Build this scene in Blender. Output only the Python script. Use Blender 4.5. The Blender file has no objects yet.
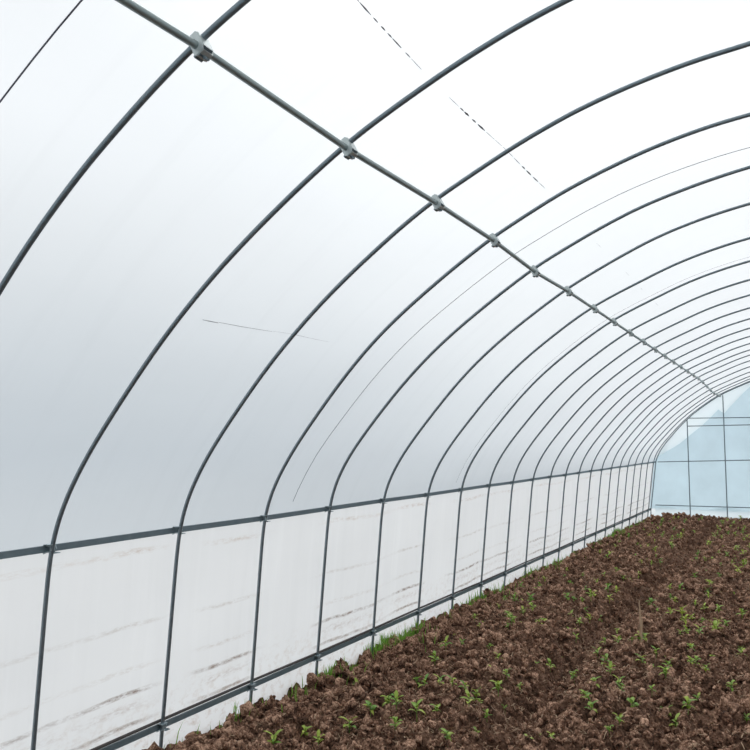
import bpy, math, random
import numpy as np

random.seed(7)
rng = np.random.default_rng(7)
scene = bpy.context.scene
COL = scene.collection
U = 0.75                       # hoop spacing in metres; the survey below is in hoop spacings
CX = 0.49                      # centre line of the tunnel
Y0 = 2.0115                    # first hoop in view
YEND = 24.62                   # end wall
NH = 23                        # hoops 0..22, hoop 22 stands just before the end wall


def W(s, y, z):                # survey units -> metres (soil level about 0)
    return (s * U, y * U, (z + 2.1) * U)


# ------------------------------------------------------------------ materials
def nodes_of(name):
    m = bpy.data.materials.new(name)
    m.use_nodes = True
    nt = m.node_tree
    nt.nodes.clear()
    out = nt.nodes.new('ShaderNodeOutputMaterial')
    return m, nt, out


def N(nt, kind, **kw):
    n = nt.nodes.new(kind)
    for k, v in kw.items():
        if k in n.inputs.keys():
            n.inputs[k].default_value = v
        else:
            setattr(n, k, v)
    return n


def ramp(nt, src, stops):
    r = nt.nodes.new('ShaderNodeValToRGB')
    el = r.color_ramp.elements
    while len(el) < len(stops):
        el.new(0.5)
    for e, (p, c) in zip(el, stops):
        e.position = p
        e.color = c if len(c) == 4 else (*c, 1)
    nt.links.new(src, r.inputs[0])
    return r


def math_node(nt, op, a, b=None, clamp=False):
    n = nt.nodes.new('ShaderNodeMath')
    n.operation = op
    n.use_clamp = clamp
    for i, v in enumerate((a, b)):
        if v is None:
            continue
        if isinstance(v, (int, float)):
            n.inputs[i].default_value = v
        else:
            nt.links.new(v, n.inputs[i])
    return n.outputs[0]


def mapped(nt, scale, loc=(0, 0, 0)):
    tc = nt.nodes.new('ShaderNodeTexCoord')
    mp = nt.nodes.new('ShaderNodeMapping')
    mp.inputs['Scale'].default_value = scale
    mp.inputs['Location'].default_value = loc
    nt.links.new(tc.outputs['Object'], mp.inputs['Vector'])
    return mp.outputs['Vector']


def noise(nt, vec, scale, detail=4.0, rough=0.55):
    n = nt.nodes.new('ShaderNodeTexNoise')
    n.inputs['Scale'].default_value = scale
    n.inputs['Detail'].default_value = detail
    n.inputs['Roughness'].default_value = rough
    nt.links.new(vec, n.inputs['Vector'])
    return n.outputs['Fac']


def mixc(nt, fac, a, b, blend='MIX'):
    n = nt.nodes.new('ShaderNodeMix')
    n.data_type = 'RGBA'
    n.blend_type = blend
    for i, v in ((0, fac), (6, a), (7, b)):
        if isinstance(v, (int, float)):
            n.inputs[i].default_value = v
        elif isinstance(v, tuple):
            n.inputs[i].default_value = v if len(v) == 4 else (*v, 1)
        else:
            nt.links.new(v, n.inputs[i])
    return n.outputs[2]


def film_material(name, colour, trans, stains=False, streak=0.05, clear=0.5, bump=0.18):
    """white greenhouse film: light comes through it diffusely"""
    m, nt, out = nodes_of(name)
    base = (*colour, 1)
    v = mapped(nt, (1.0, 0.35, 1.0))
    n1 = noise(nt, v, 1.6, 5)
    dark = tuple(c * (1 - streak) for c in colour)
    col = mixc(nt, ramp(nt, n1, [(0.35, (0, 0, 0)), (0.65, (1, 1, 1))]).outputs[0], (*dark, 1), base)
    fine = ramp(nt, noise(nt, mapped(nt, (0.5, 9.0, 0.5)), 1.0, 6, 0.65), [(0.52, (0, 0, 0)), (0.72, (1, 1, 1))]).outputs[0]
    col = mixc(nt, math_node(nt, 'MULTIPLY', fine, 0.10), col, tuple(c * 0.72 for c in colour))
    if stains:
        tc = nt.nodes.new('ShaderNodeTexCoord')
        sep = nt.nodes.new('ShaderNodeSeparateXYZ')
        nt.links.new(tc.outputs['Object'], sep.inputs[0])
        z = sep.outputs['Z']
        y = sep.outputs['Y']
        wob = noise(nt, mapped(nt, (0, 0.9, 0), (0, 3.1, 0)), 1.0, 2)
        zz = math_node(nt, 'ADD', z, math_node(nt, 'MULTIPLY', math_node(nt, 'SUBTRACT', wob, 0.5), 0.10))
        sp = noise(nt, mapped(nt, (1, 16, 55)), 1.0, 6, 0.8)          # ragged horizontal flecks
        patch = noise(nt, mapped(nt, (0, 1.25, 0), (0, 0.35, 0)), 1.0, 1)   # comes and goes along the wall
        fade = noise(nt, mapped(nt, (1, 3.5, 60)), 1.0, 3)
        for (zc, wd, amt, lo, hi, c) in ((0.365, 0.014, 0.95, 0.40, 0.60, (0.16, 0.085, 0.05)),
                                         (0.300, 0.026, 0.55, 0.46, 0.70, (0.28, 0.16, 0.10)),
                                         (0.215, 0.013, 0.9, 0.36, 0.60, (0.17, 0.09, 0.05)),
                                         (0.480, 0.015, 0.50, 0.44, 0.66, (0.42, 0.33, 0.26)),
                                         (0.690, 0.014, 0.60, 0.42, 0.62, (0.44, 0.38, 0.33)),
                                         (1.040, 0.018, 0.60, 0.44, 0.64, (0.48, 0.36, 0.28))):
            d = math_node(nt, 'ABSOLUTE', math_node(nt, 'SUBTRACT', zz, zc))
            band = math_node(nt, 'SUBTRACT', 1.0, math_node(nt, 'DIVIDE', d, wd), True)
            band = math_node(nt, 'POWER', band, 0.6)
            fl = ramp(nt, sp, [(lo, (0, 0, 0)), (hi, (1, 1, 1))]).outputs[0]
            pa = ramp(nt, patch, [(0.40, (0, 0, 0)), (0.58, (1, 1, 1))]).outputs[0]
            k = math_node(nt, 'MULTIPLY', math_node(nt, 'MULTIPLY', band, fl), math_node(nt, 'MULTIPLY', pa, amt))
            col = mixc(nt, k, col, c)
        # faint soil splash close to the lower rail, and pale streaks painted in for lit wrinkle folds
        low = ramp(nt, z, [(0.12, (1, 1, 1)), (0.42, (0, 0, 0))]).outputs[0]
        spl = ramp(nt, noise(nt, mapped(nt, (3, 6, 9)), 3.0, 8, 0.7), [(0.5, (0, 0, 0)), (0.78, (1, 1, 1))]).outputs[0]
        col = mixc(nt, math_node(nt, 'MULTIPLY', math_node(nt, 'MULTIPLY', low, spl), 0.75), col, (0.47, 0.35, 0.27))
        fold_streak = ramp(nt, noise(nt, mapped(nt, (1, 14, 0.7)), 1.0, 3), [(0.55, (0, 0, 0)), (0.75, (1, 1, 1))]).outputs[0]
        col = mixc(nt, math_node(nt, 'MULTIPLY', fold_streak, 0.10), col, (1, 1, 1))
    tr = N(nt, 'ShaderNodeBsdfTranslucent')
    df = N(nt, 'ShaderNodeBsdfDiffuse')
    mx = N(nt, 'ShaderNodeMixShader')
    mx.inputs[0].default_value = trans
    nt.links.new(col, tr.inputs[0])
    nt.links.new(col, df.inputs[0])
    b = N(nt, 'ShaderNodeBump')
    b.inputs['Strength'].default_value = bump
    b.inputs['Distance'].default_value = 0.02
    nt.links.new(noise(nt, mapped(nt, (1.5, 2.2, 0.6)), 1.3, 3), b.inputs['Height'])
    if bump > 0:
        nt.links.new(b.outputs[0], tr.inputs['Normal'])
        nt.links.new(b.outputs[0], df.inputs['Normal'])
    nt.links.new(df.outputs[0], mx.inputs[1])
    nt.links.new(tr.outputs[0], mx.inputs[2])
    rf = N(nt, 'ShaderNodeBsdfRefraction')
    rf.inputs['IOR'].default_value = 1.08
    rf.inputs['Roughness'].default_value = 1.0
    nt.links.new(col, rf.inputs[0])
    m1 = N(nt, 'ShaderNodeMixShader')
    m1.inputs[0].default_value = clear
    nt.links.new(mx.outputs[0], m1.inputs[1])
    nt.links.new(rf.outputs[0], m1.inputs[2])
    mx = m1
    gl = N(nt, 'ShaderNodeBsdfGlossy')
    gl.inputs['Roughness'].default_value = 0.35
    m2 = N(nt, 'ShaderNodeMixShader')
    m2.inputs[0].default_value = 0.03
    nt.links.new(mx.outputs[0], m2.inputs[1])
    nt.links.new(gl.outputs[0], m2.inputs[2])
    nt.links.new(m2.outputs[0], out.inputs[0])
    return m


def metal_material(name, c1, c2, rough=0.45, metallic=0.6):
    m, nt, out = nodes_of(name)
    p = N(nt, 'ShaderNodeBsdfPrincipled')
    p.inputs['Metallic'].default_value = metallic
    n1 = noise(nt, mapped(nt, (1, 1, 1)), 35, 5)
    nt.links.new(mixc(nt, n1, (*c1, 1), (*c2, 1)), p.inputs['Base Color'])
    r = ramp(nt, n1, [(0, (rough - .1,) * 3), (1, (rough + .1,) * 3)])
    nt.links.new(r.outputs[0], p.inputs['Roughness'])
    nt.links.new(p.outputs[0], out.inputs[0])
    return m


def soil_material(name, stops, bump=0.9):
    m, nt, out = nodes_of(name)
    p = N(nt, 'ShaderNodeBsdfPrincipled')
    p.inputs['Roughness'].default_value = 0.95
    p.inputs['Specular IOR Level'].default_value = 0.15
    v = mapped(nt, (1, 1, 1))
    a = noise(nt, v, 14, 3)
    b = noise(nt, v, 75, 6, 0.7)
    s = math_node(nt, 'ADD', math_node(nt, 'MULTIPLY', a, 0.40), math_node(nt, 'MULTIPLY', b, 0.60))
    nt.links.new(ramp(nt, s, stops).outputs[0], p.inputs['Base Color'])
    bp = N(nt, 'ShaderNodeBump')
    bp.inputs['Strength'].default_value = bump
    bp.inputs['Distance'].default_value = 0.012
    nt.links.new(noise(nt, v, 110, 6, 0.7), bp.inputs['Height'])
    nt.links.new(bp.outputs[0], p.inputs['Normal'])
    nt.links.new(p.outputs[0], out.inputs[0])
    return m


def plant_material(name, c1, c2, trans=0.35):
    m, nt, out = nodes_of(name)
    oi = nt.nodes.new('ShaderNodeObjectInfo')
    col = mixc(nt, oi.outputs['Random'], (*c1, 1), (*c2, 1))
    nn = noise(nt, mapped(nt, (1, 1, 1)), 40, 3)
    col = mixc(nt, math_node(nt, 'MULTIPLY', nn, 0.35), col, (*c1, 1))
    p = N(nt, 'ShaderNodeBsdfPrincipled')
    p.inputs['Roughness'].default_value = 0.5
    nt.links.new(col, p.inputs['Base Color'])
    t = N(nt, 'ShaderNodeBsdfTranslucent')
    nt.links.new(col, t.inputs[0])
    mx = N(nt, 'ShaderNodeMixShader')
    mx.inputs[0].default_value = trans
    nt.links.new(p.outputs[0], mx.inputs[1])
    nt.links.new(t.outputs[0], mx.inputs[2])
    nt.links.new(mx.outputs[0], out.inputs[0])
    return m


def plain(name, c1, c2, rough=0.8, scale=30):
    m, nt, out = nodes_of(name)
    p = N(nt, 'ShaderNodeBsdfPrincipled')
    p.inputs['Roughness'].default_value = rough
    nt.links.new(mixc(nt, noise(nt, mapped(nt, (1, 1, 1)), scale, 4), (*c1, 1), (*c2, 1)), p.inputs['Base Color'])
    nt.links.new(p.outputs[0], out.inputs[0])
    return m


M_ROOF = film_material('roof_film', (0.74, 0.757, 0.775), 0.80, streak=0.03, clear=0.78, bump=0.0)
M_SKIRT = film_material('skirt_film', (0.79, 0.785, 0.785), 0.80, stains=True, streak=0.03, clear=0.12)
M_END = film_material('end_film', (0.63, 0.765, 0.83), 0.72, streak=0.10, clear=0.35)
M_FLAP = film_material('flap_film', (0.90, 0.965, 0.985), 0.80, streak=0.04, clear=0.35)
M_PIPE = metal_material('galvanised_pipe', (0.15, 0.19, 0.22), (0.25, 0.30, 0.325), 0.34, 0.6)
M_PURLIN = metal_material('purlin_pipe', (0.20, 0.25, 0.255), (0.33, 0.385, 0.38), 0.38, 0.55)
M_RAIL = metal_material('rail_channel', (0.13, 0.18, 0.21), (0.21, 0.265, 0.29), 0.5, 0.5)
M_CLAMP = metal_material('bright_zinc', (0.42, 0.47, 0.47), (0.62, 0.67, 0.66), 0.4, 0.5)
M_WIRE = metal_material('clip_wire', (0.22, 0.30, 0.34), (0.40, 0.46, 0.48), 0.4, 0.5)
M_DARK = plain('dark_lock_strip', (0.035, 0.03, 0.03), (0.08, 0.07, 0.065), 0.7)
M_SOIL = soil_material('tilled_soil', [(0.38, (0.032, 0.016, 0.010)), (0.5, (0.125, 0.068, 0.043)), (0.62, (0.32, 0.19, 0.13))])  # darker than the clods: shade of the gaps put into the colour
M_CLOD = soil_material('soil_clod', [(0.40, (0.034, 0.016, 0.010)), (0.5, (0.225, 0.122, 0.078)), (0.59, (0.62, 0.39, 0.27))])
M_STRAW = plain('dry_straw', (0.32, 0.20, 0.12), (0.55, 0.40, 0.27), 0.8, 12)
M_LEAF = plant_material('young_leaf', (0.12, 0.29, 0.03), (0.48, 0.56, 0.08))
M_STEM = plant_material('young_stem', (0.16, 0.28, 0.06), (0.30, 0.40, 0.10))
M_GRASS = plant_material('wall_grass', (0.16, 0.36, 0.04), (0.30, 0.50, 0.08))
M_ROPE_SHADOW = plain('rope_shadow_dark', (0.10, 0.10, 0.13), (0.16, 0.16, 0.19), 0.8)
M_STREAK = plain('film_dirt', (0.13, 0.12, 0.16), (0.34, 0.33, 0.36), 0.9, 60)
M_FIELD = plain('outside_ground', (0.42, 0.45, 0.47), (0.52, 0.55, 0.57), 0.95, 0.6)


# ------------------------------------------------------------------ mesh helpers
def link_mesh(name, verts, faces, mat, parent=None, smooth=False, loc=None):
    me = bpy.data.meshes.new(name)
    me.from_pydata([tuple(v) for v in verts], [], faces)
    if smooth:
        me.polygons.foreach_set('use_smooth', [True] * len(me.polygons))
    me.materials.append(mat)
    me.update()
    o = bpy.data.objects.new(name, me)
    COL.objects.link(o)
    if parent:
        o.parent = parent
    if loc:
        o.location = loc
    return o


def empty(name, label, cat, loc=(0, 0, 0), group=None):
    o = bpy.data.objects.new(name, None)
    o.empty_display_size = 0.1
    COL.objects.link(o)
    o.location = loc
    return tag(o, label, cat, group)


def tag(o, label, cat, group=None, kind=None):
    o['label'] = label
    o['category'] = cat
    if group:
        o['group'] = group
    if kind:
        o['kind'] = kind
    return o


def struct(o):
    o['kind'] = 'structure'
    return o


class MB:
    def __init__(self):
        self.v, self.f = [], []

    def box(self, c, ax, ay, az, hx, hy, hz):
        c, ax, ay, az = map(np.array, (c, ax, ay, az))
        b = len(self.v)
        for i in (-1, 1):
            for j in (-1, 1):
                for k in (-1, 1):
                    self.v.append(c + ax * hx * i + ay * hy * j + az * hz * k)
        for q in ((0, 1, 3, 2), (4, 6, 7, 5), (0, 4, 5, 1), (2, 3, 7, 6), (0, 2, 6, 4), (1, 5, 7, 3)):
            self.f.append(tuple(b + i for i in q))

    def tube(self, pts, r, seg=10, up=(0, 1, 0), cap=True):
        pts = [np.array(p, float) for p in pts]
        b = len(self.v)
        up = np.array(up, float)
        n = len(pts)
        for i, p in enumerate(pts):
            t = pts[min(i + 1, n - 1)] - pts[max(i - 1, 0)]
            t /= np.linalg.norm(t) + 1e-12
            a = np.cross(t, up)
            if np.linalg.norm(a) < 1e-4:
                a = np.cross(t, (1, 0, 0))
            a /= np.linalg.norm(a)
            c = np.cross(a, t)
            rr = r if isinstance(r, (int, float)) else r[i]
            for k in range(seg):
                w = 2 * math.pi * k / seg
                self.v.append(p + rr * (math.cos(w) * a + math.sin(w) * c))
        for i in range(n - 1):
            for k in range(seg):
                k2 = (k + 1) % seg
                self.f.append((b + i * seg + k, b + i * seg + k2, b + (i + 1) * seg + k2, b + (i + 1) * seg + k))
        if cap:
            self.f.append(tuple(b + k for k in range(seg))[::-1])
            self.f.append(tuple(b + (n - 1) * seg + k for k in range(seg)))

    def prism(self, poly, n, h):
        """poly: 3-D points of a flat outline, pushed +-h along n"""
        n = np.array(n, float)
        b = len(self.v)
        m = len(poly)
        for sgn in (-1, 1):
            for p in poly:
                self.v.append(np.array(p, float) + n * h * sgn)
        self.f.append(tuple(b + i for i in range(m))[::-1])
        self.f.append(tuple(b + m + i for i in range(m)))
        for i in range(m):
            j = (i + 1) % m
            self.f.append((b + i, b + j, b + m + j, b + m + i))

    def build(self, name, mat, parent=None, smooth=False, loc=None):
        o = link_mesh(name, self.v, self.f, mat, parent, smooth, loc)
        if smooth:
            try:
                o.data.set_sharp_from_angle(angle=math.radians(40))
            except Exception:
                pass
        return o


# ------------------------------------------------------------------ the surveyed hoop section
PROF = [(-0.84, 1.785), (-0.922, 1.757), (-1.004, 1.727), (-1.085, 1.694), (-1.167, 1.660), (-1.25, 1.623),
        (-1.335, 1.587), (-1.422, 1.549), (-1.511, 1.510), (-1.601, 1.468), (-1.693, 1.424), (-1.784, 1.375),
        (-1.875, 1.321), (-1.967, 1.263), (-2.06, 1.201), (-2.154, 1.135), (-2.252, 1.066), (-2.352, 0.992),
        (-2.455, 0.913), (-2.559, 0.828), (-2.663, 0.737), (-2.766, 0.639), (-2.869, 0.535), (-2.972, 0.423),
        (-3.077, 0.303), (-3.186, 0.176), (-3.3, 0.041), (-3.412, -0.104), (-3.513, -0.259), (-3.594, -0.421),
        (-3.646, -0.588)]
top = []
for s in np.linspace(CX, -0.84, 18)[:-1]:
    d = s + 0.84
    top.append((float(s), 1.785 + 0.32 * d - 0.12 * d * d))
HALF = np.array(top + PROF)                     # apex -> left rail
DY = [0.0, -0.028, -0.015, -0.05, -0.104, -0.066]
CORR = [[-0.0042, -0.0015, 0.0015, 0.0048, 0.0087, 0.0131, 0.016, 0.0181, 0.0103, 0.0011, -0.0068, -0.014],
        [-0.0324, -0.0295, -0.0252, -0.0171, -0.0098, -0.0107, -0.0115, -0.0093, -0.0082, -0.0039, -0.0023, 0.002],
        [-0.0268, -0.0153, -0.0074, -0.0006, 0.0041, -0.0004, 0.0001, -0.0003, -0.0011, 0.0017, -0.0001, -0.0025],
        [-0.0095, -0.0014, 0.0029, 0.0047, 0.0106, 0.0039, 0.0002, 0.0021, 0.0044, 0.0035, 0.0001, 0.0028],
        [-0.0087, -0.0085, -0.0074, -0.0039, -0.0028, -0.0084, -0.0117, -0.0096, -0.0047, 0.0017, 0.0041, -0.0027],
        [0.0102, 0.0114, 0.0122, 0.0122, 0.0099, 0.002, -0.0037, -0.0021, -0.0015, -0.0012, -0.0004, 0.0029]]
CG = np.linspace(1.6, 3.35, 12)
SAG = {16: 0.01, 17: 0.0, 18: -0.03, 19: -0.06, 20: -0.07, 21: -0.05, 22: -0.02}   # the last hoops have settled a little


def lower(y):                                   # foot rail of the left wall
    return (-3.745 - 0.004 * (y - 4), -1.872 - 0.0066 * (y - 4))


def gz(y):                                      # soil level along the tunnel
    return -2.055 - 0.0066 * (y - 4.4)


def half_profile(k):
    P = HALF.copy()
    if 0 <= k < 6:
        th = np.arctan2(P[:, 1], P[:, 0])
        th = np.where(th < -1.5, th + 2 * np.pi, th)
        f = np.exp(np.interp(th, CG, CORR[k]) * np.clip((th - 1.33) / 0.30, 0, 1))
        P = P * f[:, None]
    if k in SAG:
        w = np.clip((P[:, 1] + 0.4) / 1.2, 0, 1)
        P[:, 1] += SAG[k] * w
    return P


def hoop_y(k):
    return Y0 + k + (DY[k] if 0 <= k < 6 else 0)


def normals(P):
    t = np.gradient(P, axis=0)
    t /= np.linalg.norm(t, axis=1)[:, None]
    n = np.stack([t[:, 1], -t[:, 0]], 1)        # running apex -> left: outward
    s = np.sign((n * (P - np.array([CX, -0.5]))).sum(1))
    return n * s[:, None]


ORD = ['nearest', 'second', 'third', 'fourth', 'fifth', 'sixth', 'seventh', 'eighth', 'ninth', 'tenth', 'eleventh',
       'twelfth', 'thirteenth', 'fourteenth', 'fifteenth', 'sixteenth', 'seventeenth', 'eighteenth', 'nineteenth',
       'twentieth', 'twenty-first', 'twenty-second', 'twenty-third']

# ------------------------------------------------------------------ hoops
R_PIPE = 0.0096
hoop_geo = []
for k in range(NH):
    y = hoop_y(k) if k < 22 else Y0 + 22
    P = half_profile(k)
    sl, zl = lower(y)
    rz = (-0.588 - zl)
    foot = [(P[-1, 0] + (sl - P[-1, 0]) * t, P[-1, 1] + (zl - P[-1, 1]) * t) for t in (0.15, 0.4, 0.7, 1.0, 1.22)]
    full = list(P) + foot
    # round the knee a little where the leg starts
    full = np.array(full)
    i0 = len(P) - 1
    full[i0] = (full[i0 - 1] + full[i0] * 2 + full[i0 + 1]) / 4 * 0.35 + full[i0] * 0.65
    dense = []
    for a, b in zip(full[:-1], full[1:]):
        for t in (0, 0.25, 0.5, 0.75):
            dense.append(a + (b - a) * t)
    dense.append(full[-1])
    dense = np.array(dense)
    ker = np.exp(-0.5 * (np.arange(-7, 8) / 2.6) ** 2)
    ker /= ker.sum()
    pad = np.vstack([np.stack([2 * CX - dense[7:0:-1, 0], dense[7:0:-1, 1]], 1), dense, dense[-1] + (dense[-1] - dense[-2]) * np.arange(1, 8)[:, None]])
    left = np.stack([np.convolve(pad[:, c_], ker, 'valid') for c_ in (0, 1)], 1)
    right = left.copy()
    right[:, 0] = 2 * CX - right[:, 0]
    path = np.concatenate([left[::-1], right[1:]])
    hoop_geo.append((y, P, left))
    base = W(left[-1, 0], y, left[-1, 1])
    mb = MB()
    mb.tube([np.array(W(a, y, b)) - np.array((0, y * U, 0)) for a, b in path], R_PIPE, 12)
    if k == 0:
        lab = 'nearest galvanised steel hoop, its lower end running off the left edge of the view'
    elif k == 1:
        lab = 'second galvanised steel hoop from the camera, first with its leg in view at far left'
    elif k == 22:
        lab = 'last galvanised steel hoop, standing right against the bluish end wall'
    else:
        lab = '%s galvanised steel hoop counted along the tunnel from the camera' % ORD[k]
    o = mb.build('tunnel_hoop', M_PIPE, smooth=True, loc=(0, y * U, 0))
    tag(o, lab, 'hoop', 'steel hoops of the tunnel')
# end hoop of the end wall belongs to the end wall frame below

# ------------------------------------------------------------------ film: roof, left and right skirts, end wall
rows = []
ylist = []
for y in (-3.0, -2.0, -1.0, 0.0, 1.0):
    ylist.append((y, HALF.copy(), 0))
for k in range(NH):
    y, P, _ = hoop_geo[k]
    if k:
        ya, Pa, _ = hoop_geo[k - 1]
        for t in (0.25, 0.5, 0.75):
            ylist.append((ya + (y - ya) * t, Pa * (1 - t) + P * t, 0.004 * math.sin(math.pi * t)))
    ylist.append((y, P, 0))
ylist.append((YEND + 0.03, HALF.copy(), 0))


def film_section(P, sag):
    n = normals(P)
    dist = np.concatenate([[0], np.cumsum(np.linalg.norm(np.diff(P, axis=0), axis=1))])
    rem = dist[-1] - dist
    off = 0.0155 / U + np.clip(1 - rem / 0.30, 0, 1) ** 1.5 * (0.024 / U) - sag / U
    Q = P + n * off[:, None]
    Q[-1] = (P[-1, 0] - 0.040 / U, P[-1, 1])
    return np.vstack([Q, [Q[-1, 0] - 0.002, Q[-1, 1] - 0.02]])


vs, fs = [], []
ncol = None
for (y, P, sag) in ylist:
    L = film_section(P, sag)
    R_ = L.copy()
    R_[:, 0] = 2 * CX - R_[:, 0]
    sec = np.concatenate([L[::-1], R_[1:]])
    ncol = len(sec)
    vs += [W(a, y, b) for a, b in sec]
for i in range(len(ylist) - 1):
    for j in range(ncol - 1):
        fs.append((i * ncol + j, (i + 1) * ncol + j, (i + 1) * ncol + j + 1, i * ncol + j + 1))
ceiling = struct(link_mesh('ceiling', vs, fs, M_ROOF, smooth=True))


def skirt(name, mirror):
    vs, fs = [], []
    ys = np.linspace(-3, YEND + 0.03, 140)
    m = 16
    for i, y in enumerate(ys):
        sl, zl = lower(y)
        for j in range(m):
            t = j / (m - 1) * 1.42
            s = -3.646 + (sl + 3.646) * min(t, 1.25) - 0.046 / U
            z = -0.583 + (zl + 0.583) * t
            if 0 < j < m - 1:
                s += 0.004 * math.sin(y * 2.3 + j * 1.1) * math.sin(j / (m - 1) * math.pi)
            if mirror:
                s = 2 * CX - s
            vs.append(W(s, y, z))
    for i in range(len(ys) - 1):
        for j in range(m - 1):
            fs.append((i * m + j, i * m + j + 1, (i + 1) * m + j + 1, (i + 1) * m + j))
    return struct(link_mesh(name, vs, fs, M_SKIRT, smooth=True))


skirt('wall_left', False)
skirt('wall_right', True)

# end wall: bluish lower sheet, its top edge under the paler sheet hung above it
EDGE = [(-3.66, -0.50), (-3.53, -0.40), (-3.25, -0.22), (-2.96, -0.04), (-2.65, 0.23), (-2.34, 0.48), (-2.08, 0.74),
        (-1.88, 0.95), (-1.80, 0.88), (-1.72, 0.84), (-1.62, 0.96), (-1.40, 1.20), (-1.20, 1.42), (-1.03, 1.58),
        (-0.60, 1.72), (-0.05, 1.82), (0.49, 1.85)]
EDGE = EDGE + [(2 * CX - a, b) for a, b in EDGE[:-1]][::-1]
Lh = np.array(list(HALF[::-1]) + [(2 * CX - a, b) for a, b in HALF[1:]])
ES = np.array([e[0] for e in EDGE])
EZ = np.array([e[1] for e in EDGE])
sl, zl = lower(YEND)
vs, fs = [], []
zs_n = 14
cols = np.concatenate([[sl - 0.07, -3.70], np.linspace(-3.66, 2 * CX + 3.66, 150), [2 * CX + 3.70, 2 * CX - sl + 0.07]])
for s_ in cols:
    ztop = float(np.interp(s_, ES, EZ)) + 0.035
    for j in range(zs_n):
        t = j / (zs_n - 1)
        zz = -1.98 + (ztop + 1.98) * t
        vs.append(W(s_, YEND + 0.02 + 0.010 * math.sin(s_ * 5.0 + zz) * t, zz))
for i in range(len(cols) - 1):
    for j in range(zs_n - 1):
        fs.append((i * zs_n + j, i * zs_n + j + 1, (i + 1) * zs_n + j + 1, (i + 1) * zs_n + j))
struct(link_mesh('wall_far', vs, fs, M_END, smooth=True))

# the near end of the tunnel, behind the camera, is closed with the same film
P_ = [W(a, -3.0, b) for a, b in film_section(HALF, 0)[:-1]][::-1]
P_ = P_ + [(2 * CX * U - x, y, z) for x, y, z in P_[:-1]][::-1]
P_ = [W(-3.85, -3.0, -2.4)] + P_ + [W(2 * CX + 3.85, -3.0, -2.4)]
struct(link_mesh('wall_near', P_, [tuple(range(len(P_)))], M_END))

# pale loose film hung over the top of the end wall, ragged lower edge
vs, fs = [], []
m = 9
for i, (s, z) in enumerate(EDGE):
    zt = float(np.interp(s, Lh[:, 0], Lh[:, 1])) + 0.02
    zt = max(zt, z + 0.015)
    for j in range(m):
        t = j / (m - 1)
        zz = z + (zt - z) * t
        vs.append(W(s, YEND - 0.045 + 0.05 * t + 0.016 * math.sin(s * 9 + t * 3) * (1 - t), zz))
for i in range(len(EDGE) - 1):
    for j in range(m - 1):
        fs.append((i * m + j, i * m + j + 1, (i + 1) * m + j + 1, (i + 1) * m + j))
flap = link_mesh('film_flap', vs, fs, M_FLAP, smooth=True)
tag(flap, 'loose pale plastic sheet draped across the top of the far end wall', 'plastic sheet')

# pale film gathered along the foot of the end wall
vs, fs = [], []
ss = np.linspace(-3.72, 4.6, 70)
for i, s in enumerate(ss):
    hgt = -1.93 + 0.05 * math.sin(s * 3.1 + 0.6) - 0.02 * math.sin(s * 7.7)
    vs.append(W(s, YEND - 0.015, hgt))
    vs.append(W(s, YEND - 0.03 + 0.012 * math.sin(s * 11), (hgt - 2.1) / 2))
    vs.append(W(s, YEND - 0.042 + 0.018 * math.sin(s * 8), -2.26))
for i in range(len(ss) - 1):
    for j in range(2):
        fs.append((i * 3 + j, i * 3 + j + 1, i * 3 + j + 4, i * 3 + j + 3))
gf = link_mesh('film_hem', vs, fs, M_FLAP, smooth=True)
tag(gf, 'white gathered film edge lying on the soil under the far end wall', 'plastic sheet')

# ------------------------------------------------------------------ wall rails with their clips
def channel(ptlist, name, mat, parent):
    """lipped channel, open side facing the film: back web + two flanges"""
    prof = [(0.0, -0.0145), (0.0, 0.0145), (-0.0115, 0.0145), (-0.0115, 0.009), (-0.009, 0.009), (-0.009, 0.012),
            (-0.0025, 0.012), (-0.0025, -0.012), (-0.009, -0.012), (-0.009, -0.009), (-0.0115, -0.009), (-0.0115, -0.0145)]
    v, f = [], []
    m = len(prof)
    for (x, y, z) in ptlist:
        v += [(x + a, y, z + b * 0.97) for a, b in prof]
    for i in range(len(ptlist) - 1):
        for j in range(m):
            j2 = (j + 1) % m
            f.append((i * m + j, i * m + j2, (i + 1) * m + j2, (i + 1) * m + j))
    f.append(tuple(range(m))[::-1])
    f.append(tuple((len(ptlist) - 1) * m + j for j in range(m)))
    return link_mesh(name, v, f, mat, parent)


def clip_mesh(lean):
    """sprung wire clip: hugs the pipe in front, hooks round the channel above and below"""
    mb = MB()
    rr = R_PIPE + 0.003
    for zo, sg in ((0.010, 1), (-0.010, -1)):
        pts = []
        for a in np.linspace(-1.9, 1.9, 11):
            pts.append((rr * math.cos(a), rr * math.sin(a) * 1.0, zo + 0.002 * sg))
        pts = [(-0.012, -0.026, zo + 0.008 * sg)] + pts + [(-0.012, 0.026, zo + 0.008 * sg)]
        mb.tube(pts, 0.0028, 6, up=(0, 0, 1))
    mb.tube([(-0.010, 0.026, -0.018), (0.004, 0.027, 0.0), (-0.010, 0.026, 0.018)], 0.0028, 6)
    mb.box((rr + 0.001, 0, 0.0), (1, 0, 0), (0, 1, 0), (0, 0, 1), 0.0012, 0.012, 0.007)
    mb.box((0.006, 0.022, -0.018), (1, 0, 0), (0, 1, 0), (0, 0, 1), 0.012, 0.014, 0.0016)
    mb.box((0.006, -0.004, 0.019), (1, 0, 0), (0, 1, 0), (0, 0, 1), 0.016, 0.020, 0.0014)
    return mb


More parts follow.
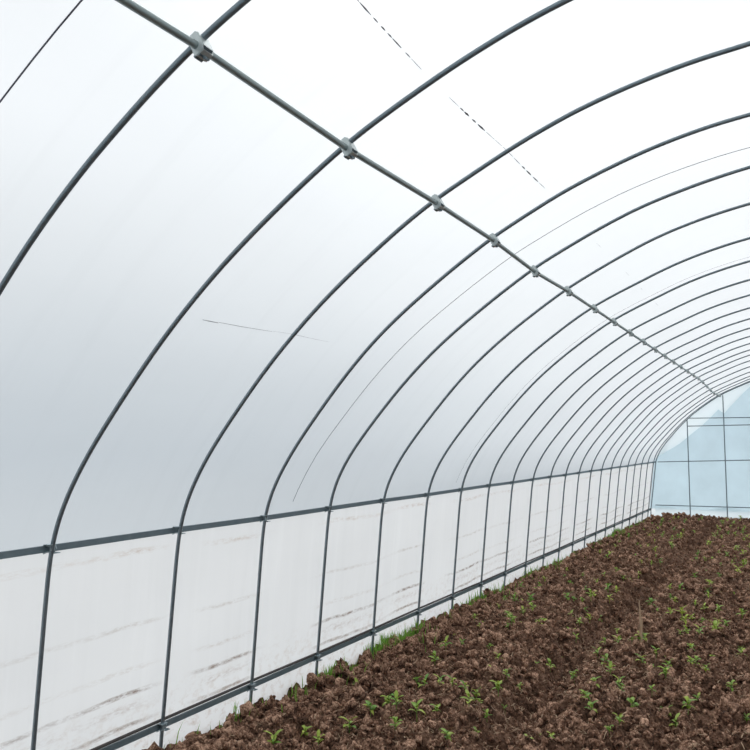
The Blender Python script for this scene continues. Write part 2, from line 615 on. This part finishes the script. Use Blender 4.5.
def wall_rail(which, label):
    root = empty('wall_rail', label, 'rail', group='wall rails of the tunnel')
    pts = []
    spots = []
    for k in range(-2, NH + 1):
        y = (hoop_y(k) if 0 <= k < 22 else Y0 + k)
        y = min(y, YEND - 0.02)
        s, z = (-3.646, -0.588 + 0.006 * (k % 3 - 1) * 0.4) if which else lower(y)
        pts.append(W(s, y, z))
        if k >= 1 and k < NH:
            spots.append(pts[-1])
    root.location = spots[0]
    o = np.array(spots[0])
    cp = [(np.array(p) - o) + np.array((-R_PIPE - 0.001, 0, 0)) for p in pts]
    channel(cp, 'channel', M_RAIL, root)
    if not which:
        mb = MB()
        for a in range(len(cp) - 1):
            pass
        mb.tube([c + np.array((-0.006, 0, 0.026 + 0.003 * math.sin(i * 1.7))) for i, c in enumerate(cp)], 0.008, 8, up=(0, 0, 1))
        st = mb.build('film_roll', M_DARK, root, smooth=True)
        st['label'] = 'dark rolled film edge along the top of the lower rail'
    mesh_src = clip_mesh(0).build('rail_clip', M_WIRE, root, smooth=False)
    mesh_src.location = tuple(np.array(spots[0]) - o)
    for p in spots[1:]:
        c = mesh_src.copy()
        COL.objects.link(c)
        c.parent = root
        c.location = tuple(np.array(p) - o)
    return root


wall_rail(True, 'upper steel rail along the left wall at shoulder height of the hoops')
wall_rail(False, 'lower steel rail along the left wall just above the soil')

# ------------------------------------------------------------------ roof purlin with its clamps
purlin_pts = [(-1.80, y, 1.366) for y in (-2.5, -1.0, 0.0, 1.0)]
clamp_at = []
for k in range(NH):
    y, P, _ = hoop_geo[k]
    s = -1.757 + (-0.006 * max(0, k - 15)) - (0.034 if k == 0 else 0)
    # point of this hoop above the purlin, then step inwards by the two pipe radii
    i = int(np.argmin(abs(P[:, 0] - s)))
    n = normals(P)[i]
    z = float(np.interp(s, P[::-1, 0], P[::-1, 1]))
    c = np.array((s, z)) - n * (0.0215 / U)
    clamp_at.append((y, c, n))
    purlin_pts.append((c[0], y, c[1]))
y, c, n = clamp_at[-1]
purlin_pts.append((c[0] - 0.05, YEND - 0.08, c[1] - 0.0))
o0 = np.array(W(*purlin_pts[4]))
root = empty('roof_purlin', 'long galvanised purlin pipe running lengthwise under the roof hoops', 'purlin', tuple(o0))
mb = MB()
mb.tube([np.array(W(*p)) - o0 for p in purlin_pts], 0.0108, 14, up=(0, 0, 1))
mb.build('pipe', M_PURLIN, root, smooth=True)


def clamp_meshes(n):
    """folded plate clamp: two cheek plates either side of the hoop, a strap joining them, a wedge below"""
    nn = np.array((n[0], 0, n[1]))           # outward
    tt = np.array((n[1], 0, -n[0]))          # along the hoop, towards the apex
    if tt[0] < 0:
        tt = -tt
    yy = np.array((0, 1.0, 0))
    mb = MB()
    for sg in (-1, 1):
        poly = [tt * a + nn * b + yy * sg * 0.019 for a, b in
                ((-0.017, -0.021), (-0.012, -0.027), (0.014, -0.025), (0.018, -0.016), (0.020, 0.028), (0.015, 0.036),
                 (-0.010, 0.036), (-0.016, 0.024))]
        mb.prism(poly, yy, 0.0016)
    mb.box(tt * 0.0195 + nn * 0.006, tt, yy, nn, 0.0016, 0.019, 0.024)      # strap on the apex side
    mb.box(tt * 0.001 + nn * -0.027, tt, yy, nn, 0.013, 0.019, 0.0016)       # strap under the purlin
    mb.box(tt * 0.002 + nn * 0.034, tt, yy, nn, 0.012, 0.019, 0.0016)      # strap over the hoop
    wd = MB()
    wd.box(tt * -0.001 + nn * -0.0190, tt, yy, nn, 0.022, 0.014, 0.0036)
    wd.tube([tt * -0.003 + nn * -0.027 + yy * -0.018, tt * -0.003 + nn * -0.031 + yy * 0.0, tt * -0.003 + nn * -0.027 + yy * 0.018], 0.005, 8)
    return mb, wd


proto = None
for (y, c, n) in clamp_at:
    p = np.array(W(c[0], y, c[1])) - o0
    if proto is None:
        a, b = clamp_meshes(n)
        cl = a.build('clamp', M_CLAMP, root, loc=tuple(p))
        wg = b.build('wedge', M_RAIL, cl)
        wg['label'] = 'dark steel wedge'
        cl['label'] = 'bright zinc clamp gripping hoop and purlin'
        proto = (cl, wg)
    else:
        cl = proto[0].copy()
        COL.objects.link(cl)
        cl.parent = root
        cl.location = tuple(p)
        wg = proto[1].copy()
        COL.objects.link(wg)
        wg.parent = cl

# ------------------------------------------------------------------ end wall frame
o0 = np.array(W(-2.74, YEND - 0.1, -2.2))
ef = empty('end_wall_frame', 'thin steel pipe framework of uprights and crossbars on the far end wall', 'frame', tuple(o0))


def bar(name, pts, r=0.0115):
    mb = MB()
    mb.tube([np.array(W(*p)) - o0 for p in pts], r, 8, up=(0, 1, 0) if name != 'end_hoop' else (0, 1, 0))
    return mb.build(name, M_PIPE, ef, smooth=True)


YF = YEND - 0.085
P = HALF
sl, zl = lower(YEND)
bar('end_hoop', [(a, YF - 0.02, b) for a, b in ([(sl - 0.01, -2.3), (sl, zl)] + [tuple(p) for p in P[::-1]] +
                                         [(2 * CX - p[0], p[1]) for p in P[1:]] + [(2 * CX - sl, zl), (2 * CX - sl, -2.3)])], 0.011)
for s, ztop in ((-2.735, 0.71), (-1.745, 1.36), (2 * CX + 1.745, 1.36), (2 * CX + 2.735, 0.71)):
    bar('upright', [(s, YF, -2.35), (s, YF, ztop)])
for s0, s1, z0, z1 in ((-3.60, 4.58, -0.585, -0.32), (-3.70, 4.68, -1.865, -1.80), (-2.735, 3.72, 0.71, 0.69), (-2.735, 3.72, 0.475, 0.56)):
    bar('crossbar', [(s0, YF + 0.02, z0), ((s0 + s1) / 2, YF + 0.02, (z0 + z1) / 2), (s1, YF + 0.02, z1)], 0.0105)

# ------------------------------------------------------------------ rope shadows between hoops as dark tubes, dirt streaks on the roof film
INV = HALF[::-1]


def roof_pt(s, y, inward):
    for i in range(len(ylist) - 1):
        if ylist[i][0] <= y <= ylist[i + 1][0]:
            break
    t = (y - ylist[i][0]) / (ylist[i + 1][0] - ylist[i][0])
    A = film_section(ylist[i][1], ylist[i][2])[:-1]
    B = film_section(ylist[i + 1][1], ylist[i + 1][2])[:-1]
    Q = A * (1 - t) + B * t
    n = normals(Q)
    j = np.argmin(abs(Q[:, 0] - s))
    z = float(np.interp(s, Q[::-1, 0], Q[::-1, 1]))
    c = np.array((s, z)) - n[j] * inward / U
    return np.array(W(c[0], y, c[1]))


for y, r, lab in ((1.580, 0.0022, 'rope shadow modelled as a thin dark tube across the roof film before the nearest hoop, crossing the top left corner'),
                  (5.36, 0.0016, 'rope shadow modelled as a thin dark tube under the roof film between the fourth and fifth hoops'),
                  (8.88, 0.0008, 'faint rope shadow modelled as a thin tube under the roof film between the seventh and eighth hoops')):
    mb = MB()
    pts = []
    for s in list(np.linspace(-3.655, -3.0, 16)) + list(np.linspace(-2.95, 2 * CX + 2.4, 60)):
        pts.append(roof_pt(s, y + (0.055 * (min(s, 0.5) + 3.65) if 5 < y < 6 else 0), 0.001 + r))
    mb.tube(pts, r, 6)  # dark tube inside the film stands in for an outer rope's shadow
    tag(mb.build('rope_shadow', M_ROPE_SHADOW, smooth=True), lab, 'rope', 'rope shadows across the roof film')


def streak(segs, along=True):
    v, f = [], []
    for (s, ya, yb, w) in segs:
        n = max(2, int((yb - ya) / 0.08))
        b = len(v)
        for i in range(n + 1):
            t = i / n
            y = ya + (yb - ya) * t
            ww = w * (0.25 + 0.75 * math.sin(math.pi * (0.08 + 0.84 * t))) * random.uniform(0.6, 1.2) / U
            v.append(roof_pt(s - ww / 2, y, 0.003))
            v.append(roof_pt(s + ww / 2, y, 0.003))
        for i in range(n):
            f.append((b + 2 * i, b + 2 * i + 1, b + 2 * i + 3, b + 2 * i + 2))
    return v, f


segs = []
y = 2.18
while y < 5.0:
    ln = random.uniform(0.03, 0.14)
    if not (2.88 < y < 3.08):
        amp = 0.0042 if y < 2.75 else (0.0064 if 3.25 < y < 3.6 or 4.15 < y < 4.6 else 0.0028)
        if y > 4.72:
            break
        segs.append((-1.335, y, y + ln, amp))
    y += ln + random.uniform(0.0, 0.05)
for (a, b) in ((6.25, 6.42), (6.95, 7.05), (7.50, 7.66), (8.3, 8.42), (9.3, 9.5)):
    segs.append((-1.335, a, b, 0.002))
v, f = streak(segs)
d1 = link_mesh('dirt_streak', v, f, M_STREAK, ceiling)
d1['label'] = 'broken dark dirt line along the roof film right of the purlin'
v, f = streak([(-2.755, 3.17, 3.30, 0.004), (-2.752, 3.30, 3.8, 0.0022), (-2.75, 3.8, 4.45, 0.0012)])
d2 = link_mesh('dirt_streak', v, f, M_STREAK, ceiling)
d2['label'] = 'short thin dirt line on the roof film left of the purlin'
# ------------------------------------------------------------------ soil
def hash2(ix, iy, seed):
    h = (ix.astype(np.int64) * 374761393 + iy.astype(np.int64) * 668265263 + seed * 1442695041) & 0xFFFFFFFF
    h = ((h ^ (h >> 13)) * 1274126177) & 0xFFFFFFFF
    return ((h ^ (h >> 16)) & 0xFFFF) / 65535.0


def vnoise(x, y, seed=0):
    ix, iy = np.floor(x), np.floor(y)
    fx, fy = x - ix, y - iy
    fx = fx * fx * (3 - 2 * fx)
    fy = fy * fy * (3 - 2 * fy)
    a, b = hash2(ix, iy, seed), hash2(ix + 1, iy, seed)
    c, d = hash2(ix, iy + 1, seed), hash2(ix + 1, iy + 1, seed)
    return (a * (1 - fx) + b * fx) * (1 - fy) + (c * (1 - fx) + d * fx) * fy


FURROW = (-1.96 * U, 0.30 * U, 1.55)             # position of the trodden furrows


def soil_h(x, y):
    """soil height in metres at x, y (metres)"""
    s = x / U
    base = (gz(y / U) + 2.1) * U
    fs_ = -1.95 + 0.05 * np.sin(y / U * 0.5)
    h = base + 0.02
    ends = np.clip((23.4 - y / U) / 1.2, 0, 1)
    for fc in (fs_, fs_ + 3.6):
        d = np.abs(s - fc)
        h = h + ends * (-0.150 * np.exp(-(d / 0.21) ** 2) + 0.030 * np.exp(-((d - 0.46) / 0.22) ** 2))
    h = h - 0.022 * np.exp(-((s + 3.52) / 0.20) ** 2) - 0.05 * np.clip((-3.60 - s) / 0.2, 0, 1)
    h = h + 0.035 * (vnoise(x * 2.3, y * 2.3, 3) - 0.5)
    h = h + 0.085 * (vnoise(x * 8, y * 8, 5) - 0.5)
    h = h - 0.080 * np.clip((vnoise(x * 14, y * 14, 11) - 0.56) / 0.22, 0, 1)
    h = h + 0.050 * (np.abs(vnoise(x * 22, y * 22, 6) - 0.5) * 2 - 0.4)
    h = h + 0.026 * (vnoise(x * 50, y * 50, 8) - 0.5)
    return h


xs = np.concatenate([np.arange(-3.90 * U, 0.6 * U, 0.017), np.linspace(0.6 * U, 4.80 * U, 60)])
ysl = [-2.5 * U, 0.0, 2.0 * U]
yy_ = 3.2 * U
while yy_ < (YEND + 0.02) * U:
    ysl.append(yy_)
    yy_ += 0.017 if yy_ < 8 * U else (0.022 if yy_ < 12 * U else 0.032)
ysl.append((YEND + 0.02) * U)
ysl = np.array(ysl)
GX, GY = np.meshgrid(xs, ysl)
GZ = soil_h(GX, GY)
nx, ny = len(xs), len(ysl)
co = np.stack([GX, GY, GZ], -1).reshape(-1, 3)
idx = np.arange(nx * ny).reshape(ny, nx)
quads = np.stack([idx[:-1, :-1], idx[:-1, 1:], idx[1:, 1:], idx[1:, :-1]], -1).reshape(-1, 4)


def np_mesh(name, co, polys, mat, smooth=True):
    me = bpy.data.meshes.new(name)
    k = polys.shape[1]
    me.vertices.add(len(co))
    me.vertices.foreach_set('co', co.astype(np.float32).ravel())
    me.loops.add(polys.size)
    me.loops.foreach_set('vertex_index', polys.astype(np.int32).ravel())
    me.polygons.add(len(polys))
    me.polygons.foreach_set('loop_start', np.arange(0, polys.size, k, dtype=np.int32))
    me.polygons.foreach_set('loop_total', np.full(len(polys), k, dtype=np.int32))
    me.polygons.foreach_set('use_smooth', np.full(len(polys), smooth, dtype=bool))
    me.materials.append(mat)
    me.update(calc_edges=True)
    me.validate()
    o = bpy.data.objects.new(name, me)
    COL.objects.link(o)
    return o


struct(np_mesh('floor', co, quads, M_SOIL))

# ---- clods: uncountable crumbs of the tilled soil
import bmesh
bm = bmesh.new()
bmesh.ops.create_icosphere(bm, subdivisions=2, radius=1.0)
bm.verts.ensure_lookup_table()
ICO_V = np.array([v.co[:] for v in bm.verts])
ICO_F = np.array([[v.index for v in f.verts] for f in bm.faces])
bm.free()
protos = []
for i in range(24):
    v = ICO_V.copy()
    for _ in range(5):
        d = rng.normal(size=3)
        d /= np.linalg.norm(d)
        k = v @ d
        v = v + d[None] * (np.clip(k - rng.uniform(0.3, 0.75), 0, None) * -0.75)[:, None]
    v *= (1 + rng.normal(0, 0.20, len(v)))[:, None]
    v *= rng.uniform(0.7, 1.25, 3)
    protos.append(v)


def scatter(n, smin, smax, ymin, ymax, rmed, rsig, rmax, ypow=1.6, furrow_cut=True):
    s = rng.uniform(smin, smax, n)
    t = rng.uniform(0, 1, n) ** ypow
    y = ymin + (ymax - ymin) * t
    r = np.minimum(rmed * np.exp(rng.normal(0, rsig, n)), rmax)
    return s * U, y * U, r


sets = [scatter(30000, -3.70, 0.9, 3.6, 24.3, 0.0115, 0.42, 0.030),
        scatter(12600, -3.70, 0.9, 3.6, 24.3, 0.019, 0.34, 0.038),
        scatter(600, -3.6, 0.4, 3.6, 18, 0.034, 0.2, 0.05),
        scatter(1900, -3.74, -3.36, 3.7, 24.3, 0.025, 0.38, 0.054, 1.35),
        scatter(900, -3.5, 0.4, 23.9, 24.5, 0.024, 0.30, 0.045, 1.0)]
X = np.concatenate([a[0] for a in sets])
Yc = np.concatenate([a[1] for a in sets])
Rr = np.concatenate([a[2] for a in sets])
Hc = soil_h(X, Yc)
# fewer, finer crumbs in the trodden furrow
infur = np.abs(X / U + 1.95) < 0.17
Rr = np.where(infur, Rr * 0.65, Rr)
near = (X / U) < -3.38
VV, FF = [], []
nv = len(ICO_V)
for i in range(len(X)):
    v = protos[i % 24] * Rr[i]
    a = rng.uniform(0, 6.283)
    b = rng.uniform(-0.9, 0.9)
    ca, sa, cb, sb = math.cos(a), math.sin(a), math.cos(b), math.sin(b)
    Rm = np.array(((ca, -sa * cb, sa * sb), (sa, ca * cb, -ca * sb), (0, sb, cb)))
    v = v @ Rm.T
    v = v + np.array((X[i], Yc[i], Hc[i] + Rr[i] * 0.62))
    VV.append(v)
VV = np.concatenate(VV)
VV[:, 0] = np.maximum(VV[:, 0], -3.80 * U)
FF = (ICO_F[None] + (np.arange(len(X)) * nv)[:, None, None]).reshape(-1, 3)
cl = np_mesh('soil_clods', VV, FF, M_CLOD)
tag(cl, 'loose brown crumbs and clods of tilled soil covering the beds', 'soil clods', kind='stuff')

# ---- straw and root bits
ns = 11000
SX, SY, _ = scatter(ns, -3.6, 0.4, 3.7, 18, 0.01, 0.1, 0.02, 1.5)
SH = soil_h(SX, SY)
v, f = [], []
for i in range(ns):
    ln = random.uniform(0.015, 0.055)
    a = random.uniform(0, 6.283)
    tilt = random.uniform(-0.2, 0.7)
    d = np.array((math.cos(a) * math.cos(tilt), math.sin(a) * math.cos(tilt), math.sin(tilt)))
    side = np.array((-math.sin(a), math.cos(a), 0.3)) * random.uniform(0.0009, 0.0024)
    c = np.array((SX[i], SY[i], SH[i] + random.uniform(0.006, 0.030)))
    bend = np.array((0, 0, random.uniform(-0.2, 0.25))) * ln
    b = len(v)
    for t, k in ((-0.5, 0), (0, 1), (0.5, 0)):
        q = c + d * ln * t + bend * k
        v += [q - side, q + side, q + np.array((0, 0, 0.0012))]
    for j in range(2):
        for k in range(3):
            k2 = (k + 1) % 3
            f.append((b + j * 3 + k, b + j * 3 + k2, b + j * 3 + 3 + k2, b + j * 3 + 3 + k))
st = link_mesh('straw_litter', v, f, M_STRAW)
tag(st, 'fine tan straw and root bits scattered over the tilled soil', 'straw', kind='stuff')

# ---- grass along the foot of the left wall
v, f = [], []
cl_y = [(4.3, 0.25, 22), (4.8, 0.12, 50), (5.55, 0.10, 50), (6.05, 0.10, 130), (6.5, 0.12, 160), (7.05, 0.16, 420), (7.5, 0.12, 260), (7.8, 0.1, 120), (8.6, 0.2, 60),
        (9.4, 0.15, 130), (10.1, 0.22, 380), (10.7, 0.15, 160), (12.0, 0.3, 90), (13.3, 0.25, 200), (14.5, 0.25, 120), (16.5, 0.4, 200), (18.1, 0.28, 620), (18.9, 0.3, 460),
        (20.5, 0.4, 160), (22, 0.6, 100)]
for (yc, sd, n) in cl_y:
    for _ in range(n):
        y = random.gauss(yc, sd)
        s = random.gauss(-3.70, 0.04)
        if random.random() < 0.14:
            s += abs(random.gauss(0, 0.16))
        s = max(s, -3.775)
        x, yv = s * U, y * U
        z0 = float(soil_h(np.array([x]), np.array([yv]))[0]) + 0.005
        hgt = random.uniform(0.05, 0.125) * (1.25 if random.random() < 0.1 else 0.85)
        a = random.uniform(0, 6.283)
        ln = hgt * random.uniform(0.1, 0.6)
        dx, dy = max(math.cos(a) * ln, -0.02), math.sin(a) * ln
        w = random.uniform(0.0018, 0.0042)
        sx, sy = -math.sin(a) * w, math.cos(a) * w
        b = len(v)
        for t in (0, 0.55):
            k = 1 - 0.35 * t
            v += [(x + dx * t * t - sx * k, yv + dy * t * t - sy * k, z0 + hgt * t), (x + dx * t * t + sx * k, yv + dy * t * t + sy * k, z0 + hgt * t)]
        v.append((x + dx, yv + dy, z0 + hgt * 0.96))
        f += [(b, b + 1, b + 3, b + 2), (b + 2, b + 3, b + 4)]
gr = link_mesh('wall_grass', v, f, M_GRASS)
tag(gr, 'green grass growing between soil and film along the foot of the left wall', 'grass', kind='stuff')

# ------------------------------------------------------------------ camera geometry used to carry surveyed seedling spots to the soil
F_PX, YAW, PITCH = 774.39, 0.493636, 0.08667
CAM = np.array((0.0, 0.0, 2.1 * U))
cy_, sy_, cp_, sp_ = math.cos(YAW), math.sin(YAW), math.cos(PITCH), math.sin(PITCH)
FW = np.array((-sy_ * cp_, cy_ * cp_, sp_))
RT = np.array((cy_, sy_, 0))
UP = np.cross(RT, FW)


def spot(px, py):
    d = (px - 375) / F_PX * RT + (375 - py) / F_PX * UP + FW
    z = 0.03
    for _ in range(4):
        t = (z - CAM[2]) / d[2]
        q = CAM + d * t
        z = float(soil_h(q[:1], q[1:2])[0]) + 0.02
    return q[0], q[1]


SEEN = """469,728 487,718 507,699 520,688 465,694 476,685 498,659 490,644 475,650 462,658 492,673 536,675 550,665 556,656
544,630 532,616 480,628 502,634 508,629 582,602 594,596 570,610 608,587 614,604 624,595 630,592 634,591 610,614 598,618
590,636 576,643 586,634 656,562 660,560 652,572 678,544 672,550 680,584 656,616 632,642 640,638 606,667 610,678 595,687
586,701 572,718 552,740 652,691 666,682 668,652 668,666 680,634 686,628 692,620 696,614 699,608 706,598 710,587 708,590
694,562 698,560 726,626 719,640 706,682 698,697 688,710 676,728 620,742 630,721 632,702 744,734 746,710 721,566 727,558
738,532 746,564 712,660 305,723 274,740 318,745 326,709 370,719 349,730 396,706 417,720 437,713 440,685 357,695 395,732
447,744 425,695 440,727 452,700 463,738 700,640 735,600 742,655 732,690""".split()
places = []
for t in SEEN:
    a, b = map(float, t.split(','))
    places.append(spot(a, b))
for s_row in (-3.25, -2.95, -2.6, -2.3, -1.62, -1.35, -1.05, -0.8):
    y = 9.5 + random.random()
    while y < 23.8:
        if random.random() < 0.80:
            places.append(((s_row + random.gauss(0, 0.05)) * U, y * U))
        y += random.uniform(0.4, 0.85)
for _ in range(70):
    places.append((random.uniform(-3.4, -0.5) * U, random.uniform(5.2, 11.0) * U))
keep = []
for p in places:
    if all((p[0] - q[0]) ** 2 + (p[1] - q[1]) ** 2 > 0.05 ** 2 for q in keep):
        keep.append(p)
places = [p for i, p in enumerate(keep) if i < 296]


def leaf_geo(mb, root, az, ln, wd, rise, droop):
    d = np.array((math.cos(az), math.sin(az), 0))
    sd = np.array((-math.sin(az), math.cos(az), 0))
    n = 5
    b = len(mb.v)
    for i in range(n + 1):
        t = i / n
        w = wd * math.sin(math.pi * min(1, 0.12 + 0.88 * t)) ** 0.8 if i < n else 0.0004
        c = np.array(root) + d * ln * t + np.array((0, 0, 1)) * (rise * t - droop * t * t)
        mb.v += [c - sd * w + np.array((0, 0, w * 0.35)), c + np.array((0, 0, 0)), c + sd * w + np.array((0, 0, w * 0.35))]
    for i in range(n):
        for k in range(2):
            mb.f.append((b + i * 3 + k, b + i * 3 + k + 1, b + (i + 1) * 3 + k + 1, b + (i + 1) * 3 + k))


def leaf_specs(kind):
    r = random.Random(100 + kind)
    out = []
    nl = (6, 7, 5, 8)[kind]
    for i in range(nl):
        hz = 0.018 + 0.036 * i / nl
        out.append((hz, i * 2.4 + r.uniform(-.4, .4), r.uniform(0.024, 0.044), r.uniform(0.007, 0.0115), r.uniform(0.012, 0.045), r.uniform(0.008, 0.036)))
    return out


SOIL_LIFT = 0.010
protos_near, protos_far = [], []
for kind in range(4):
    specs = leaf_specs(kind)
    stem = MB()
    stem.tube([(0, 0, -0.03), (0.002, 0.001, 0.02), (0.001, 0.003, 0.056)], [0.0022, 0.002, 0.0012], 6, up=(0, 1, 0))
    leaves = []
    allm = MB()
    allm.tube([(0, 0, -0.03), (0.002, 0.001, 0.02), (0.001, 0.003, 0.056)], [0.0022, 0.002, 0.0012], 6, up=(0, 1, 0))
    for (hz, az, ln, wd, rise, dr) in specs:
        m1 = MB()
        leaf_geo(m1, (0.001, 0.001, hz), az, ln, wd, rise, dr)
        leaves.append(m1)
        leaf_geo(allm, (0.001, 0.001, hz), az, ln, wd, rise, dr)
    protos_near.append((stem, leaves))
    protos_far.append(allm)

near_roots, far_objs = {}, {}
GRP_A = 'seedlings in the bed between the left wall and the furrow'
GRP_B = 'seedlings in the bed right of the furrow'
LAB_A = 'small green leafy seedling in the soil bed between the left wall and the furrow'
LAB_B = 'small green leafy seedling in the soil bed right of the long furrow'
for i, (x, y) in enumerate(places):
    z = float(soil_h(np.array([x]), np.array([y]))[0]) + SOIL_LIFT
    kind = i % 4
    sc = random.uniform(0.7, 1.4) * (1.0 if y < 9 * U else 1.1)
    left = x / U < -1.95
    far = y > 9.0 * U
    if not far:
        if kind not in near_roots:
            r = empty('seedling', '', 'seedling')
            protos_near[kind][0].build('stem', M_STEM, r, smooth=True)
            for m1 in protos_near[kind][1]:
                m1.build('leaf', M_LEAF, r, smooth=True)
            near_roots[kind] = r
        else:
            src = near_roots[kind]
            r = src.copy()
            COL.objects.link(r)
            for ch in list(src.children):
                c = ch.copy()
                COL.objects.link(c)
                c.parent = r
    else:
        if kind not in far_objs:
            r = protos_far[kind].build('seedling', M_LEAF, smooth=True)
            far_objs[kind] = r
        else:
            r = far_objs[kind].copy()
            COL.objects.link(r)
    r.location = (x, y, z)
    r.rotation_euler = (0, 0, random.uniform(0, 6.283))
    r.scale = (sc, sc, sc)
    tag(r, LAB_A if left else LAB_B, 'seedling', GRP_A if left else GRP_B)

# ---- one dry stalk standing at the edge of the furrow
x, y = spot(641, 640)
z = float(soil_h(np.array([x]), np.array([y]))[0])
mb = MB()
mb.tube([(0, 0, -0.04), (0.002, 0, 0.16), (-0.006, 0.0, 0.33)], [0.010, 0.009, 0.003], 7)
mb.tube([(0.004, 0, 0.02), (0.014, 0.004, 0.17), (0.010, 0.004, 0.25)], [0.005, 0.004, 0.0015], 6)
mb.tube([(-0.003, 0, 0.04), (-0.018, -0.003, 0.15)], [0.004, 0.0015], 6)
tag(mb.build('dry_stalk', M_STRAW, smooth=True, loc=(x, y, z)), 'tall dry tan stalk standing upright beside the furrow in the soil', 'stalk')

# ------------------------------------------------------------------ ground outside the tunnel
g = link_mesh('ground', [(-40, -30, -0.45), (40, -30, -0.45), (40, 60, -0.45), (-40, 60, -0.45)], [(0, 1, 2, 3)], M_FIELD)
struct(g)

# ------------------------------------------------------------------ light: bright overcast sky, sun behind thin cloud on the left
w = bpy.data.worlds.new('overcast_sky')
scene.world = w
w.use_nodes = True
nt = w.node_tree
nt.nodes.clear()
out = nt.nodes.new('ShaderNodeOutputWorld')
bg = nt.nodes.new('ShaderNodeBackground')
tc = nt.nodes.new('ShaderNodeTexCoord')
sep = nt.nodes.new('ShaderNodeSeparateXYZ')
nt.links.new(tc.outputs['Generated'], sep.inputs[0])
rp = ramp(nt, sep.outputs['Z'], [(0.0, (0.57, 0.64, 0.695)), (0.10, (0.68, 0.745, 0.79)), (0.22, (0.90, 0.945, 0.97)), (0.42, (1.24, 1.27, 1.285)), (1.0, (0.95, 0.96, 0.965))])
nt.links.new(rp.outputs[0], bg.inputs[0])
bg.inputs[1].default_value = 1.0
nt.links.new(bg.outputs[0], out.inputs[0])
# the sun behind thin cloud: a broad bright patch of sky ahead on the left, high up
nt.links.new(rp.outputs[0], bg.inputs[0])
dv = nt.nodes.new('ShaderNodeVectorMath')
dv.operation = 'DOT_PRODUCT'
sd = np.array((-0.32, 0.48, 0.90))
sd /= np.linalg.norm(sd)
nt.links.new(tc.outputs['Generated'], dv.inputs[0])
dv.inputs[1].default_value = tuple(sd)
glow = ramp(nt, dv.outputs['Value'], [(0.925, (0, 0, 0)), (0.992, (1, 1, 1))])
bg2 = nt.nodes.new('ShaderNodeBackground')
bg2.inputs[1].default_value = 6.5
nt.links.new(mixc(nt, 1.0, glow.outputs[0], (1.0, 0.985, 0.955), 'MULTIPLY'), bg2.inputs[0])
ad = nt.nodes.new('ShaderNodeAddShader')
nt.links.new(bg.outputs[0], ad.inputs[0])
nt.links.new(bg2.outputs[0], ad.inputs[1])
nt.links.new(ad.outputs[0], out.inputs[0])

# ------------------------------------------------------------------ camera
cam = bpy.data.cameras.new('camera')
cam.sensor_width = 36
cam.lens = F_PX / 750 * 36
cam.clip_start = 0.02
co_ = bpy.data.objects.new('camera', cam)
COL.objects.link(co_)
co_.location = tuple(CAM)
from mathutils import Matrix
co_.rotation_euler = Matrix((tuple(RT), tuple(UP), tuple(-FW))).transposed().to_euler()
scene.camera = co_

scene.view_settings.view_transform = 'Standard'
scene.view_settings.look = 'None'
scene.view_settings.gamma = 1
scene.view_settings.use_curve_mapping = False
scene.view_settings.exposure = 0.06
scene.cycles.use_denoising = True
scene.cycles.max_bounces = 10
scene.cycles.diffuse_bounces = 6
